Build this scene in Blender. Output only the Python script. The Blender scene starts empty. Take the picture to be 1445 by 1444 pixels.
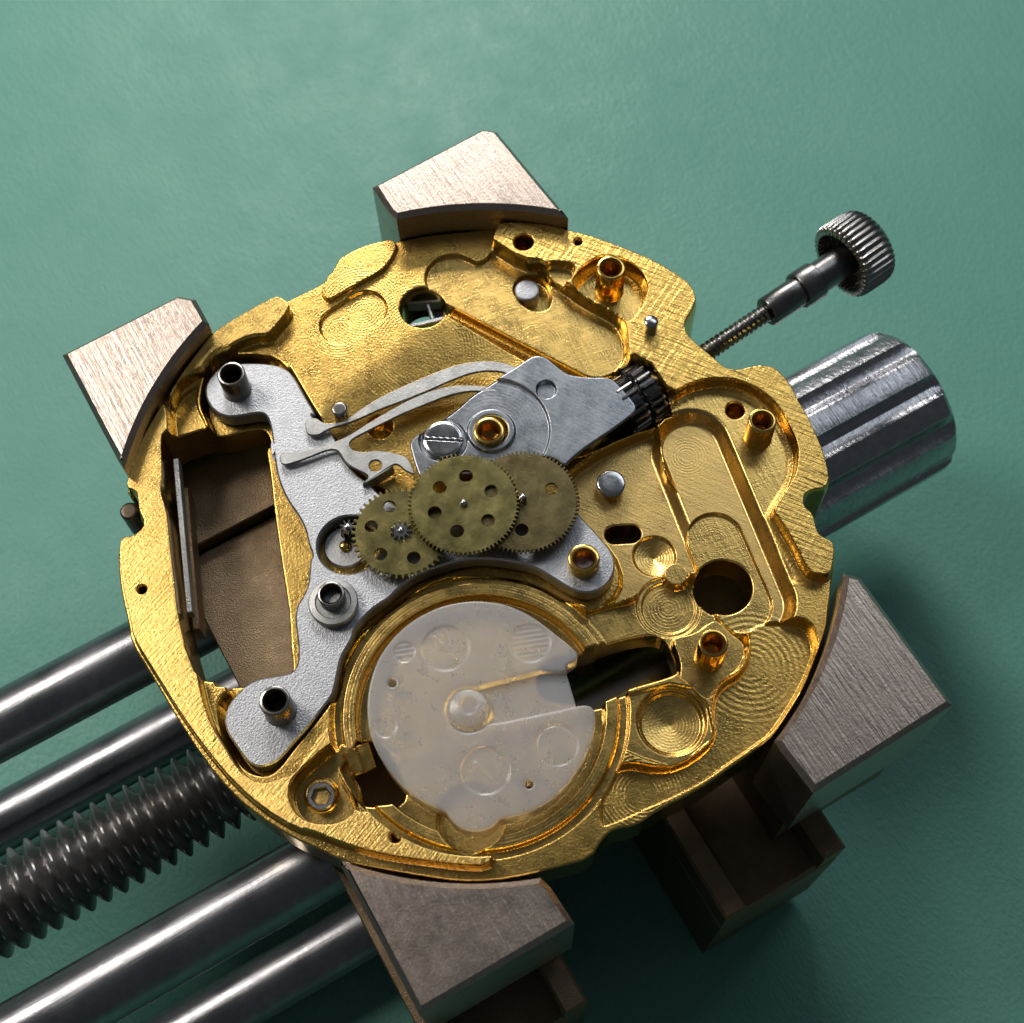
import bpy, math, random
import numpy as np
from mathutils import Vector, Matrix, noise
from mathutils.geometry import tessellate_polygon
# 1 unit = 1 mm
sc = bpy.context.scene
sc.unit_settings.scale_length = 0.001
random.seed(4); rng = np.random.default_rng(4)
# ---------------------------------------------------------------- camera
C0 = np.array([722.5, 722.0]); F = 2100.0; DIST = 62.0
dn = np.array([47.5, 928.0, F]); dn /= np.linalg.norm(dn)
ZA = -dn; XA = np.array([1, 0, 0.]) - dn*dn[0]; XA /= np.linalg.norm(XA); YA = np.cross(ZA, XA)
MW = np.array([XA, YA, ZA]); CAM = -(MW @ np.array([0, 0, DIST]))
cd = bpy.data.cameras.new('camera'); cam = bpy.data.objects.new('camera', cd); sc.collection.objects.link(cam)
right, down, fwd = MW[:, 0], MW[:, 1], MW[:, 2]
cam.matrix_world = Matrix([[right[i], -down[i], -fwd[i], CAM[i]] for i in range(3)] + [[0, 0, 0, 1]])
cd.sensor_width = 36; cd.lens = 36*F/1445; cd.clip_start = 1; cd.clip_end = 3000
cd.dof.use_dof = True; cd.dof.focus_distance = DIST; cd.dof.aperture_fstop = 0.11
sc.camera = cam
# ---------------------------------------------------------------- world and lamps
w = bpy.data.worlds.new('World'); sc.world = w; w.use_nodes = True
bg = w.node_tree.nodes['Background']; bg.inputs[0].default_value = (0.80, 0.90, 1.0, 1); bg.inputs[1].default_value = 0.06
sc.view_settings.view_transform = 'Standard'; sc.view_settings.look = 'None'; sc.view_settings.exposure = 0.0
def area(name, loc, tgt, sx, sy, power, col):
    l = bpy.data.lights.new(name, 'AREA'); l.shape = 'RECTANGLE'; l.size = sx; l.size_y = sy; l.energy = power; l.color = col
    o = bpy.data.objects.new(name, l); sc.collection.objects.link(o); o.location = loc
    o.rotation_euler = (Vector(tgt)-Vector(loc)).to_track_quat('-Z', 'Y').to_euler(); return o
area('window_light', (-28, 166, 116), (-8, 3, 0), 70, 50, 240000, (1.0, 0.97, 0.92))
area('desk_light', (-95, 50, 122), (-10, 0, 0), 50, 50, 108000, (1.0, 0.94, 0.86))
area('fill_light', (75, 125, 190), (0, 0, 0), 120, 60, 62000, (0.85, 0.93, 1.0))  # added fill lamp: lifts the right side and puts reflections on its metal

# ---------------------------------------------------------------- helpers
ANG = math.radians(29.9)
U = np.array([math.cos(ANG), math.sin(ANG)]); V = np.array([-U[1], U[0]])
def uv(u, v): return U*u + V*v
def P(x, y, z):
    d = MW @ np.array([(x-C0[0])/F, (y-C0[1])/F, 1.0]); t = (z-CAM[2])/d[2]; p = CAM + t*d
    return (float(p[0]), float(p[1]))
FR = dict(M=(0, 0, 1), R1=(60, 380, .2493), R2=(400, 300, .2078), R3=(680, 290, .2216), R4=(900, 500, .2216), R5=(150, 620, .2078),
          R6=(380, 480, .2216), R7=(620, 560, .2216), S1=(280, 900, .2216), S2=(480, 820, .2770), S3=(800, 700, .2216), S4=(860, 860, .2493),
          S5=(960, 270, .2770), S6=(0, 900, .3324), S7=(440, 1100, .3183), Q=(500, 150, .23546), K=(430, 660, .11080), L=(150, 380, .22853), W=(1040, 780, .28047))
def px(f, *pts):
    a, b, s = FR[f]; return [(a+s*x, b+s*y) for x, y in pts]
def wp(z, *segs):
    """trace segments ('frame', pts...) -> points on the plane z"""
    out = []
    for s in segs: out += [P(x, y, z) for x, y in px(s[0], *s[1:])]
    return out
def chaikin(p, n=2):
    p = np.array(p, float)
    for _ in range(n):
        q = np.roll(p, -1, 0); a = p*.75+q*.25; b = p*.25+q*.75
        p = np.empty((2*len(a), 2)); p[0::2] = a; p[1::2] = b
    return p
def circ(c, r, n=48, a0=0):
    return np.array([(c[0]+r*math.cos(a0+2*math.pi*i/n), c[1]+r*math.sin(a0+2*math.pi*i/n)) for i in range(n)])
def capsule(a, b, r, n=20):
    a = np.array(a); b = np.array(b); t = math.atan2(*(b-a)[::-1])
    return np.array([b+r*np.array([math.cos(t-math.pi/2+math.pi*i/n), math.sin(t-math.pi/2+math.pi*i/n)]) for i in range(n+1)] +
                    [a+r*np.array([math.cos(t+math.pi/2+math.pi*i/n), math.sin(t+math.pi/2+math.pi*i/n)]) for i in range(n+1)])
def area2(p):
    p = np.array(p); q = np.roll(p, -1, 0); return float((p[:, 0]*q[:, 1]-q[:, 0]*p[:, 1]).sum())
def mesh(name, verts, faces, m, parent=None, smooth=False, z0=None):
    me = bpy.data.meshes.new(name); me.from_pydata([tuple(v) for v in verts], [], faces); me.validate()
    o = bpy.data.objects.new(name, me); sc.collection.objects.link(o)
    for x in (m if isinstance(m, (list, tuple)) else [m]): me.materials.append(x)
    if smooth is True: me.polygons.foreach_set('use_smooth', [True]*len(me.polygons))
    elif smooth:
        me.polygons.foreach_set('use_smooth', [True]*len(me.polygons)); me.set_sharp_from_angle(angle=math.radians(smooth))
    if parent: o.parent = parent
    return o
def empty(name, loc=(0, 0, 0)):
    o = bpy.data.objects.new(name, None); sc.collection.objects.link(o); o.location = loc; o.empty_display_size = .5; return o
def tag(o, label=None, cat=None, group=None, kind=None):
    if label: o['label'] = label
    if cat: o['category'] = cat
    if group: o['group'] = group
    if kind: o['kind'] = kind
    return o
def offset(p, d):
    p = np.array(p); a = np.roll(p, 1, 0); b = np.roll(p, -1, 0)
    e1 = p-a; e2 = b-p; e1 /= np.linalg.norm(e1, axis=1)[:, None]+1e-9; e2 /= np.linalg.norm(e2, axis=1)[:, None]+1e-9
    n = np.stack([-(e1+e2)[:, 1], (e1+e2)[:, 0]], 1); l = np.linalg.norm(n, axis=1)[:, None]+1e-9; n /= l
    k = np.clip(1/np.maximum((n*np.stack([-e1[:, 1], e1[:, 0]], 1)).sum(1), .4), 1, 2.2)
    return p + n*d*k[:, None]      # towards the left = inside for ccw
def prism(name, loops, z0, z1, m, parent=None, bev=.04, smooth=32, M=None, loc=(0, 0, 0), bev0=True):
    """solid between z0 and z1; first loop outer, others holes; bevelled rims"""
    L = []
    for i, l in enumerate(loops):
        l = np.array(l, float)
        if (area2(l) < 0) == (i == 0): l = l[::-1]
        L.append(l)
    vs = []; fs = []; top = []; bot = []
    for l in L:
        n = len(l); li = offset(l, bev); k = len(vs)
        for q, z in ((li, z1), (l, z1-bev), (l, z0+(bev if bev0 else 0)), (li if bev0 else l, z0)): vs += [(a, b, z) for a, b in q]
        for r in range(3):
            for i in range(n):
                j = (i+1) % n; fs.append((k+(r+1)*n+i, k+(r+1)*n+j, k+r*n+j, k+r*n+i))
        top += [k+i for i in range(n)]; bot += [k+3*n+i for i in range(n)]
    tl = [[Vector((v[0], v[1], 0)) for v in offset(l, bev)] for l in L]
    tri = tessellate_polygon(tl)
    for a, b, c in tri:
        A, B, C = (np.array(vs[top[i]][:2]) for i in (a, b, c))
        cr = (B-A)[0]*(C-A)[1]-(B-A)[1]*(C-A)[0]
        if abs(cr) < 1e-12: continue
        if cr < 0: a, b = b, a
        fs.append((top[a], top[b], top[c])); fs.append((bot[b], bot[a], bot[c]))
    if M is not None: vs = [tuple(M @ Vector(v)) for v in vs]
    vs = [(v[0]-loc[0], v[1]-loc[1], v[2]-loc[2]) for v in vs]
    o = mesh(name, vs, fs, m, parent, smooth)
    if parent is None: o.location = loc
    return o
def frame(o, d):
    """matrix with z along d"""
    d = Vector(d).normalized(); q = d.to_track_quat('Z', 'Y').to_matrix().to_4x4(); q.translation = Vector(o); return q
def lathe(name, prof, m, parent=None, n=40, M=None, rf=None, smooth=40):
    """profile [(r,z)] round z; rf(r, z, a) may change a radius"""
    vs = []; fs = []
    for r, z in prof:
        for i in range(n):
            a = 2*math.pi*i/n; rr = rf(r, z, a) if rf else r; vs.append((rr*math.cos(a), rr*math.sin(a), z))
    for k in range(len(prof)-1):
        for i in range(n):
            j = (i+1) % n; fs.append((k*n+i, k*n+j, (k+1)*n+j, (k+1)*n+i))
    fs.append(tuple(reversed(range(n)))); fs.append(tuple((len(prof)-1)*n+i for i in range(n)))
    if M is not None: vs = [tuple(M @ Vector(v)) for v in vs]
    return mesh(name, vs, fs, m, parent, smooth)
def post(name, c, z0, z1, r, ri, m, mi, parent, depth=None, taper=0, flare=0, n=36, tip=None):
    """hollow turned post with a threaded bore"""
    M = Matrix.Translation((c[0], c[1], 0)); depth = depth or (z1-z0)*.9; b = .05
    pr = [(r+flare+.03, z0), (r+flare, z0+.06), (r+taper, z0+.12), (r, z1-b), (r-.015, z1-.02), (r-b, z1), (ri+.05, z1), (ri+.01, z1-.05)]
    zz = z1-.09; k = 0
    while zz > z1-depth:
        pr.append((ri if k % 2 else ri-.035, zz)); zz -= .05; k += 1
    pr.append((ri*.5, zz)); pr.append((.01, zz-.03))
    vsrc = lathe(name, pr, [m, mi], parent, n, M)
    me = vsrc.data; idx = [0]*len(me.polygons)
    for i in range(len(me.polygons)):
        if i//n >= 6: idx[i] = 1
        elif i//n >= 4 and tip: idx[i] = 1
    me.polygons.foreach_set('material_index', idx)
    return vsrc
# ---------------------------------------------------------------- materials
def nodes(name, col, rough, metal=1.0):
    m = bpy.data.materials.new(name); m.use_nodes = True; nt = m.node_tree; b = nt.nodes['Principled BSDF']
    b.inputs['Base Color'].default_value = (*col, 1); b.inputs['Roughness'].default_value = rough; b.inputs['Metallic'].default_value = metal
    return m, nt, b
def nz(nt, scale, detail=3, rot=0, stretch=(1, 1, 1), rough=.6, dist=0):
    tc = nt.nodes.new('ShaderNodeTexCoord'); mp = nt.nodes.new('ShaderNodeMapping'); n = nt.nodes.new('ShaderNodeTexNoise')
    mr = nt.nodes.new('ShaderNodeMapping'); mr.inputs['Rotation'].default_value = (0, 0, -rot)
    nt.links.new(tc.outputs['Object'], mr.inputs[0]); nt.links.new(mr.outputs[0], mp.inputs[0]); mp.inputs['Scale'].default_value = stretch
    nt.links.new(mp.outputs[0], n.inputs['Vector']); n.inputs['Scale'].default_value = scale; n.inputs['Detail'].default_value = detail
    n.inputs['Roughness'].default_value = rough; n.inputs['Distortion'].default_value = dist
    return n.outputs['Fac']
def ramp(nt, src, lo, hi, a=0., b=1.):
    r = nt.nodes.new('ShaderNodeMapRange'); r.inputs['From Min'].default_value = lo; r.inputs['From Max'].default_value = hi
    r.inputs['To Min'].default_value = a; r.inputs['To Max'].default_value = b; nt.links.new(src, r.inputs['Value']); return r.outputs[0]
def mixc(nt, fac, c1, c2):
    m = nt.nodes.new('ShaderNodeMix'); m.data_type = 'RGBA'; nt.links.new(fac, m.inputs[0])
    for i, c in ((6, c1), (7, c2)):
        if isinstance(c, tuple): m.inputs[i].default_value = (*c, 1)
        else: nt.links.new(c, m.inputs[i])
    return m.outputs[2]
def bump(nt, b, srcs):
    """srcs [(height socket, strength, distance)]"""
    prev = None
    for s, st, d in srcs:
        n = nt.nodes.new('ShaderNodeBump'); n.inputs['Strength'].default_value = st; n.inputs['Distance'].default_value = d
        nt.links.new(s, n.inputs['Height'])
        if prev: nt.links.new(prev, n.inputs['Normal'])
        prev = n.outputs[0]
    nt.links.new(prev, b.inputs['Normal'])
def metal(name, col, col2, rough, rough2, grain, brush=None, spots=.8):
    """grain (scale, strength, dist); brush list of (rot, scale, strength, dist)"""
    m, nt, b = nodes(name, col, rough)
    big = nz(nt, spots, 5, rough=.6); c = mixc(nt, ramp(nt, big, .25, .75), col, col2); 
    fine = nz(nt, grain[0]*.8, 2); c = mixc(nt, ramp(nt, fine, .3, .7, 0, .6), c, tuple(x*.6 for x in col)); nt.links.new(c, b.inputs['Base Color'])
    nt.links.new(ramp(nt, nz(nt, spots*1.5, 2), .25, .75, rough, rough2), b.inputs['Roughness'])
    s = [(nz(nt, grain[0], 2), grain[1], grain[2])]
    for rot, sca, st, d in (brush or []): s.append((nz(nt, sca, 3, rot, (.06, 1, 1)), st, d))
    bump(nt, b, s); return m
GA = (.84, .545, .15); GB = (.70, .45, .125)
gold = metal('gilt_satin', GA, GB, .23, .34, (10, .7, .024))
gold_rim = metal('gilt_scratched', (.88, .60, .19), GB, .24, .38, (9, .6, .022), [(math.radians(52), 15, 1.0, .022), (math.radians(48), 7, .4, .02), (math.radians(-63), 9, .3, .012)])
gold_cross = metal('gilt_hatched', GA, GB, .24, .36, (8, .5, .03), [(math.radians(-25), 5, .8, .05), (math.radians(58), 4.2, .7, .045)])
gold_floor = metal('gilt_smooth', (.82, .55, .17), (.76, .51, .165), .20, .34, (12, .5, .016), [(math.radians(20), 10, .4, .016), (math.radians(115), 6, .3, .02)])
gold_rub = metal('gilt_rubbed', (.82, .55, .19), (.75, .51, .19), .26, .38, (14, .5, .016), [(math.radians(-28), 9, .4, .016)])
gold_wall = metal('gilt_wall', (.86, .58, .13), (.80, .52, .12), .14, .24, (5, .12, .03))
brass = metal('turned_brass', (.86, .58, .16), (.7, .45, .12), .14, .26, (5, .15, .03))
brass_bore = metal('brass_bore', (.75, .38, .07), (.5, .24, .05), .2, .3, (5, .1, .02))
silver = metal('blasted_nickel', (.50, .51, .54), (.44, .45, .48), .40, .52, (13, 1.0, .022))
plate_steel = metal('brushed_plate', (.37, .39, .42), (.33, .35, .38), .24, .38, (11, .5, .007), [(math.radians(150), 8, .4, .008)])
spring_steel = metal('spring_steel', (.55, .55, .54), (.42, .42, .41), .32, .46, (11, .5, .015))
steel = metal('polished_steel', (.60, .60, .62), (.5, .5, .52), .14, .24, (4, .12, .03))
post_steel = metal('post_steel', (.50, .48, .45), (.36, .33, .30), .18, .30, (4, .15, .03))
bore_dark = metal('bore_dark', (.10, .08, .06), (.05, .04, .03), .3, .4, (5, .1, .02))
black_steel = metal('blackened_steel', (.26, .25, .25), (.15, .145, .14), .24, .38, (6, .2, .03))
rod_steel = metal('rod_steel', (.36, .36, .38), (.26, .26, .28), .25, .38, (3, .18, .03), [(ANG, 5, .25, .03)], .4)
thread_steel = metal('thread_steel', (.42, .41, .41), (.26, .25, .25), .30, .44, (3, .3, .05))
knob_steel = metal('knob_steel', (.50, .50, .53), (.40, .40, .43), .24, .36, (3, .3, .05), [(ANG+math.pi/2, 6, .8, .05)], .5)
jaw_metal = metal('nickel_bronze', (.56, .46, .40), (.50, .41, .35), .29, .38, (9, .6, .012), [(ANG+math.pi/2, 7, .9, .03), (ANG+1.9, 3, .35, .03)])
bar_metal = metal('tarnished_bronze', (.30, .22, .14), (.21, .155, .10), .42, .6, (16, .9, .03))
def turned(m):
    nt = m.node_tree; b = nt.nodes['Principled BSDF']; old = b.inputs['Normal'].links[0].from_socket
    tc = nt.nodes.new('ShaderNodeTexCoord'); wv = nt.nodes.new('ShaderNodeTexWave'); wv.wave_type = 'RINGS'; wv.rings_direction = 'Z'
    wv.inputs['Scale'].default_value = 4.3; wv.inputs['Distortion'].default_value = 1.2; wv.inputs['Detail'].default_value = 3
    nt.links.new(tc.outputs['Object'], wv.inputs['Vector']); n = nt.nodes.new('ShaderNodeBump'); n.inputs['Strength'].default_value = .22; n.inputs['Distance'].default_value = .004
    nt.links.new(wv.outputs['Fac'], n.inputs['Height']); nt.links.new(old, n.inputs['Normal']); nt.links.new(n.outputs[0], b.inputs['Normal']); return m
wheel_brass = turned(metal('wheel_brass', (.52, .44, .17), (.45, .38, .15), .20, .30, (10, .5, .006), [(math.radians(40), 9, .4, .006)]))
wheel_dark = turned(metal('wheel_brass_dark', (.33, .255, .115), (.27, .215, .10), .22, .32, (10, .5, .006), [(math.radians(70), 9, .4, .006)]))
# plastic
plastic, nt, b = nodes('milky_plastic', (.84, .835, .86), .3, 0)
b.inputs['Subsurface Weight'].default_value = 1.0; b.inputs['Subsurface Radius'].default_value = (1.0, .8, .7); b.inputs['Subsurface Scale'].default_value = .8; b.inputs['Coat Weight'].default_value = .3; b.inputs['Coat Roughness'].default_value = .15
b.inputs['Transmission Weight'].default_value = .64; b.inputs['IOR'].default_value = 1.5
nt.links.new(ramp(nt, nz(nt, 1.2, 4), .3, .7, .22, .42), b.inputs['Roughness'])
bump(nt, b, [(nz(nt, 1.0, 3), .3, .1), (nz(nt, 5, 2, .4, (.1, 1, 1)), .12, .02)])
# mat
mat_green, nt, b = nodes('green_leatherette', (.13, .33, .26), .5, 0)
c = mixc(nt, ramp(nt, nz(nt, .05, 4), .35, .65), (.115, .325, .265), (.138, .355, .29))
c = mixc(nt, ramp(nt, nz(nt, .6, 5, rough=.7), .62, .72, 0, .25), c, (.09, .25, .20)); nt.links.new(c, b.inputs['Base Color'])
b.inputs['Specular IOR Level'].default_value = .3
nt.links.new(ramp(nt, nz(nt, .3, 4), .3, .7, .36, .52), b.inputs['Roughness'])
bump(nt, b, [(nz(nt, 2.2, 3, math.radians(-60), (.35, 1, 1), .6), .4, .10), (nz(nt, 6, 2, math.radians(-60), (.6, 1, 1)), .7, .07)])

# ---------------------------------------------------------------- height-field relief
class Field:
    def __init__(s, lo, hi, h, z):
        s.h = h; s.x = np.arange(lo[0], hi[0], h); s.y = np.arange(lo[1], hi[1], h)
        s.X, s.Y = np.meshgrid(s.x, s.y, indexing='ij'); s.H = np.full(s.X.shape, float(z)); s.O = np.full(s.X.shape, 9.); s.T = np.zeros(s.X.shape, np.int8)
    def win(s, p, pad):
        p = np.array(p); i0, i1 = np.searchsorted(s.x, [p[:, 0].min()-pad, p[:, 0].max()+pad]); j0, j1 = np.searchsorted(s.y, [p[:, 1].min()-pad, p[:, 1].max()+pad])
        return slice(i0, i1), slice(j0, j1)
    def sdf(s, p, pad=.6):
        w = s.win(p, pad); X = s.X[w]; Y = s.Y[w]; p = np.array(p); d = np.full(X.shape, 1e9); ins = np.zeros(X.shape, bool)
        for (ax, ay), (bx, by) in zip(p, np.roll(p, -1, 0)):
            ex, ey = bx-ax, by-ay; l = ex*ex+ey*ey
            if l < 1e-12: continue
            t = np.clip(((X-ax)*ex+(Y-ay)*ey)/l, 0, 1); d = np.minimum(d, (X-ax-t*ex)**2+(Y-ay-t*ey)**2)
            c = (ay > Y) != (by > Y)
            if by != ay: ins ^= c & (X < (bx-ax)*(Y-ay)/(by-ay)+ax)
        d = np.sqrt(d); return w, np.where(ins, -d, d)
    def outline(s, p): w, d = s.sdf(p, 2); s.O[w] = np.minimum(s.O[w], d)
    def hole(s, p): w, d = s.sdf(p); s.O[w] = np.maximum(s.O[w], -d)
    def level(s, p, z, wd=.09, m=None, pad=None, cap=None, rel=False):
        w, d = s.sdf(p, max(.3, wd)); t = np.clip(-d/wd, 0, 1); t = t*t*(3-2*t)
        zt = z(s.X[w], s.Y[w]) if callable(z) else z
        if rel: zt = s.H[w]+zt
        H0 = s.H[w].copy(); s.H[w] = H0*(1-t)+zt*t
        if m is not None: s.T[w] = np.where(d < -wd*.8, m, np.where((d < .02) & (abs(t-.5) < .499) & (abs(H0-zt) > .12) & (wd < .3), 5, s.T[w]))
    def rings(s, c, r0, r1, pitch, amp, p=None):
        w = s.win(circ(c, r1), .1); r = np.hypot(s.X[w]-c[0], s.Y[w]-c[1])
        e = np.clip((r-r0)/.15, 0, 1)*np.clip((r1-r)/.3, 0, 1)
        s.H[w] += amp*np.sin(2*math.pi*r/pitch)*e
    def build(s, name, mats, zb, parent=None):
        # soften
        gx, gy = np.gradient(s.O, s.h); g = np.hypot(gx, gy)+1e-6
        ins = s.O < 0; cell = ins[:-1, :-1] | ins[1:, :-1] | ins[:-1, 1:] | ins[1:, 1:]
        mv = np.where(s.O > 0, s.O, 0); mv = np.minimum(mv, s.h*1.5)
        # let vertices just inside snap too, to avoid slivers
        VX = s.X-mv*gx/g; VY = s.Y-mv*gy/g
        # rounded outer edge
        H = s.H-.05*np.clip(1+s.O/.06, 0, 1)**2
        used = np.zeros(s.X.shape, bool); used[:-1, :-1] |= cell; used[1:, :-1] |= cell; used[:-1, 1:] |= cell; used[1:, 1:] |= cell
        idx = -np.ones(s.X.shape, np.int64); idx[used] = np.arange(used.sum())
        V0 = np.stack([VX[used], VY[used], H[used]], 1)
        ci, cj = np.nonzero(cell)
        Q = np.stack([idx[ci, cj], idx[ci+1, cj], idx[ci+1, cj+1], idx[ci, cj+1]], 1)
        mt = s.T[ci, cj].astype(np.int32)
        cp = np.pad(cell, 1); sk = []
        for di, dj, a, b in ((-1, 0, (0, 1), (0, 0)), (1, 0, (1, 0), (1, 1)), (0, -1, (0, 0), (1, 0)), (0, 1, (1, 1), (0, 1))):
            e = cell & ~cp[1+di:cp.shape[0]-1+di, 1+dj:cp.shape[1]-1+dj]; i, j = np.nonzero(e)
            sk.append(np.stack([idx[i+a[0], j+a[1]], idx[i+b[0], j+b[1]]], 1))
        sk = np.concatenate(sk); uq, inv = np.unique(sk.ravel(), return_inverse=True); inv = inv.reshape(sk.shape)
        n0 = len(V0); A = V0[uq]; B = A.copy(); B[:, 2] = zb
        VV = np.concatenate([V0, A, B]); k = len(uq)
        SQ = np.stack([n0+inv[:, 1], n0+inv[:, 0], n0+k+inv[:, 0], n0+k+inv[:, 1]], 1)
        FQ = np.concatenate([Q, SQ]); mt = np.concatenate([mt, np.full(len(SQ), 5 if len(mats) > 5 else 0, np.int32)])
        me = bpy.data.meshes.new(name); me.vertices.add(len(VV)); me.vertices.foreach_set('co', VV.ravel())
        me.loops.add(FQ.size); me.loops.foreach_set('vertex_index', FQ.ravel()); me.polygons.add(len(FQ))
        me.polygons.foreach_set('loop_start', np.arange(0, FQ.size, 4)); me.polygons.foreach_set('loop_total', np.full(len(FQ), 4))
        for x in mats: me.materials.append(x)
        me.polygons.foreach_set('material_index', mt); me.polygons.foreach_set('use_smooth', np.ones(len(FQ), bool)); me.update(); me.validate()
        o = bpy.data.objects.new(name, me); sc.collection.objects.link(o)
        if parent: o.parent = parent
        return o

# ================================================================ the mat
MATZ = -18.6
def mat_mesh():
    n = 150; xs = np.linspace(-1, 1, n); g = np.sign(xs)*np.abs(xs)**2.2*260
    vs = [(x, y, MATZ + .25*noise.noise((x*.05, y*.05, 0))) for x in g for y in g]
    fs = [(i*n+j, (i+1)*n+j, (i+1)*n+j+1, i*n+j+1) for i in range(n-1) for j in range(n-1)]
    return mesh('work_mat', vs, fs, mat_green, None, True)
tag(mat_mesh(), kind='structure')

# ================================================================ holder
CP = np.array([-1.39, -0.42])     # centre of the plate
def uvpoly(pts): return [tuple(uv(a, b)) for a, b in pts]
def arc_between(a, b, r, n=22):
    """points on the clamping circle from uv a to uv b"""
    pa = uv(*a)-CP; pb = uv(*b)-CP; ta = math.atan2(pa[1], pa[0]); tb = math.atan2(pb[1], pb[0])
    d = (tb-ta+math.pi) % (2*math.pi)-math.pi
    return [tuple(CP+r*np.array([math.cos(ta+d*i/n), math.sin(ta+d*i/n)])) for i in range(n+1)]
def box_uv(name, u0, u1, v0, v1, z0, z1, m, parent, bev=.12):
    return prism(name, [uvpoly([(u0, v0), (u1, v0), (u1, v1), (u0, v1)])], z0, z1, m, parent, bev)
def holder_bar(u0, u1, v0, v1, label):
    t = empty('clamp_bar', (*uv((u0+u1)/2, (v0+v1)/2), -17)); I = Matrix.Translation(-t.location)
    def put(o): o.data.transform(I)
    put(box_uv('bar_body', u0, u1, v0, v1, -17.6, -9.2, bar_metal, t, .2))
    put(box_uv('side_rail', u0, u0+1.1, v0+.02, v1-.02, -9.2, -7.0, bar_metal, t, .12))
    put(box_uv('side_rail', u1-1.1, u1, v0+.02, v1-.02, -9.2, -7.0, bar_metal, t, .12))
    tag(t, label, 'clamp bar', 'cross bars of the movement holder')
holder_bar(-13.3, -6.8, -17.8, 15.5, 'tarnished bronze cross bar seen through the long window at the left of the gilt plate')
holder_bar(-0.15, 5.9, -17.9, 11.0, 'tarnished bronze cross bar whose end shows below the lower right jaw')
def jaw(label, poly, z0, tongue, ztop=1.0, step=None):
    c = np.mean(poly, 0); t = empty('clamp_jaw', (c[0], c[1], z0)); I = Matrix.Translation(-t.location)
    b = prism('jaw_block', [poly], z0, ztop, jaw_metal, t, .22); b.data.transform(I)
    u0, u1, v0, v1, za, zb = tongue
    o = box_uv('slide_tongue', u0, u1, v0, v1, za, zb, bar_metal, t, .05); o.data.transform(I)
    tag(t, label, 'clamp jaw', 'four jaws gripping the gilt plate'); return t
R_ = 14.98
jaw('pale bronze jaw with bright glare at the upper left of the plate', [tuple(uv(-13.25, 10.0)), tuple(uv(-13.29, 16.0)), tuple(uv(-7.7, 16.15)), tuple(uv(-7.1, 15.6))] + arc_between((-7.0, 13.9), (-13.25, 9.6), R_), -6.9, (-13.25, -6.85, 7.25, 13.0, -6.95, -4.0))
jaw('grey bronze jaw with long scratches behind the top edge of the plate', [tuple(uv(2.4, 15.2)), tuple(uv(2.4, 16.9)), tuple(uv(8.3, 17.15)), tuple(uv(8.8, 16.7)), tuple(uv(9.15, 11.6))] + arc_between((9.1, 10.8), (2.5, 14.7), R_), -6.9, (3.4, 5.7, 2.0, 12.0, -9.0, -5.4))
jaw('mauve grey bronze jaw at the lower right, its dark side facing the viewer', [tuple(uv(10.42, -9.9)), tuple(uv(10.45, -16.0)), tuple(uv(3.85, -16.15)), tuple(uv(3.7, -14.2))] + arc_between((3.75, -13.8), (10.2, -9.6), R_), -6.0, (3.8, 9.4, -15.9, 1.5, -9.0, -5.4))
jaw('bronze jaw in front of the bottom edge of the plate, pits along its left edge', [tuple(uv(-12.85, -9.6)), tuple(uv(-12.84, -15.7)), tuple(uv(-6.4, -15.75)), tuple(uv(-6.5, -14.2))][::1] + arc_between((-6.6, -13.6), (-12.8, -9.5), R_), -6.0, (-13.28, -6.85, -15.6, 7.1, -6.95, -4.7))
def rod(v, z, r, u0, u1, label):
    o3 = uv(u0, v); M = frame((0, 0, 0), (U[0], U[1], 0))
    L = u1-u0; o = lathe('guide_rod', [(r-.2, 0), (r, .2), (r, L*.5), (r, L-.2), (r-.2, L)], rod_steel, None, 64, M, smooth=35)
    o.location = (o3[0], o3[1], z); tag(o, label, 'guide rod', 'steel rods of the movement holder')
rod(5.06, -5.0-1.6, 1.5, -70, 4, 'thick polished steel rod running in from the left edge, uppermost of the four')
rod(4.5, -16.0, 1.45, -70, 4, 'dull steel rod lying just above the threaded spindle, partly out of focus')
rod(-7.4, -5.0-1.6, 1.5, -70, 4, 'steel rod with a long white glint just below the threaded spindle')
rod(-9.0, -16.0, 1.45, -70, 4, 'darker scuffed steel rod at the bottom, ending behind the bottom jaw')
# threaded spindle and fluted knob
t = empty('clamp_spindle', (*uv(-30, -1.17), -10)); Mi = Matrix.Translation(-t.location)
Ms = Mi @ frame((*uv(-60, -1.17), -10), (U[0], U[1], 0))
pitch = .80; zz = np.arange(0, 64, .08)
def thr(r, z, a):
    f = ((z/pitch - a/(2*math.pi)) % 1.0); k = abs(f-.5)*2; k = min(max((k-.12)/.8, 0), 1)
    return 1.5 + .66*k**.85
lathe('threaded_shaft', [(1.5, float(z)) for z in zz], thread_steel, t, 56, Ms, thr, smooth=28)
Mk = Mi @ frame((*uv(12.6, -0.85), -10), (U[0], U[1], 0))
def flute(r, z, a):
    f = (a*11/(2*math.pi)+.2) % 1; g = max(0, 1-abs(f-.5)/.24); g = math.sqrt(g) if g > 0 else 0
    return r*(1-.10*g*min(1, max(0, (9.75-z)/.25))) if r > 3 else r
lathe('fluted_knob', [(1.6, -1.5), (1.6, 0), (3.5, .02), (3.93, .35), (3.95, 2), (3.95, 5), (3.95, 8), (3.93, 9.2), (3.85, 9.55), (3.6, 9.8), (3.1, 9.9), (.5, 9.9)], knob_steel, t, 260, Mk, flute, smooth=30)
tag(t, 'threaded steel spindle passing under the plate to a large fluted knob', 'clamp screw')

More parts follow.
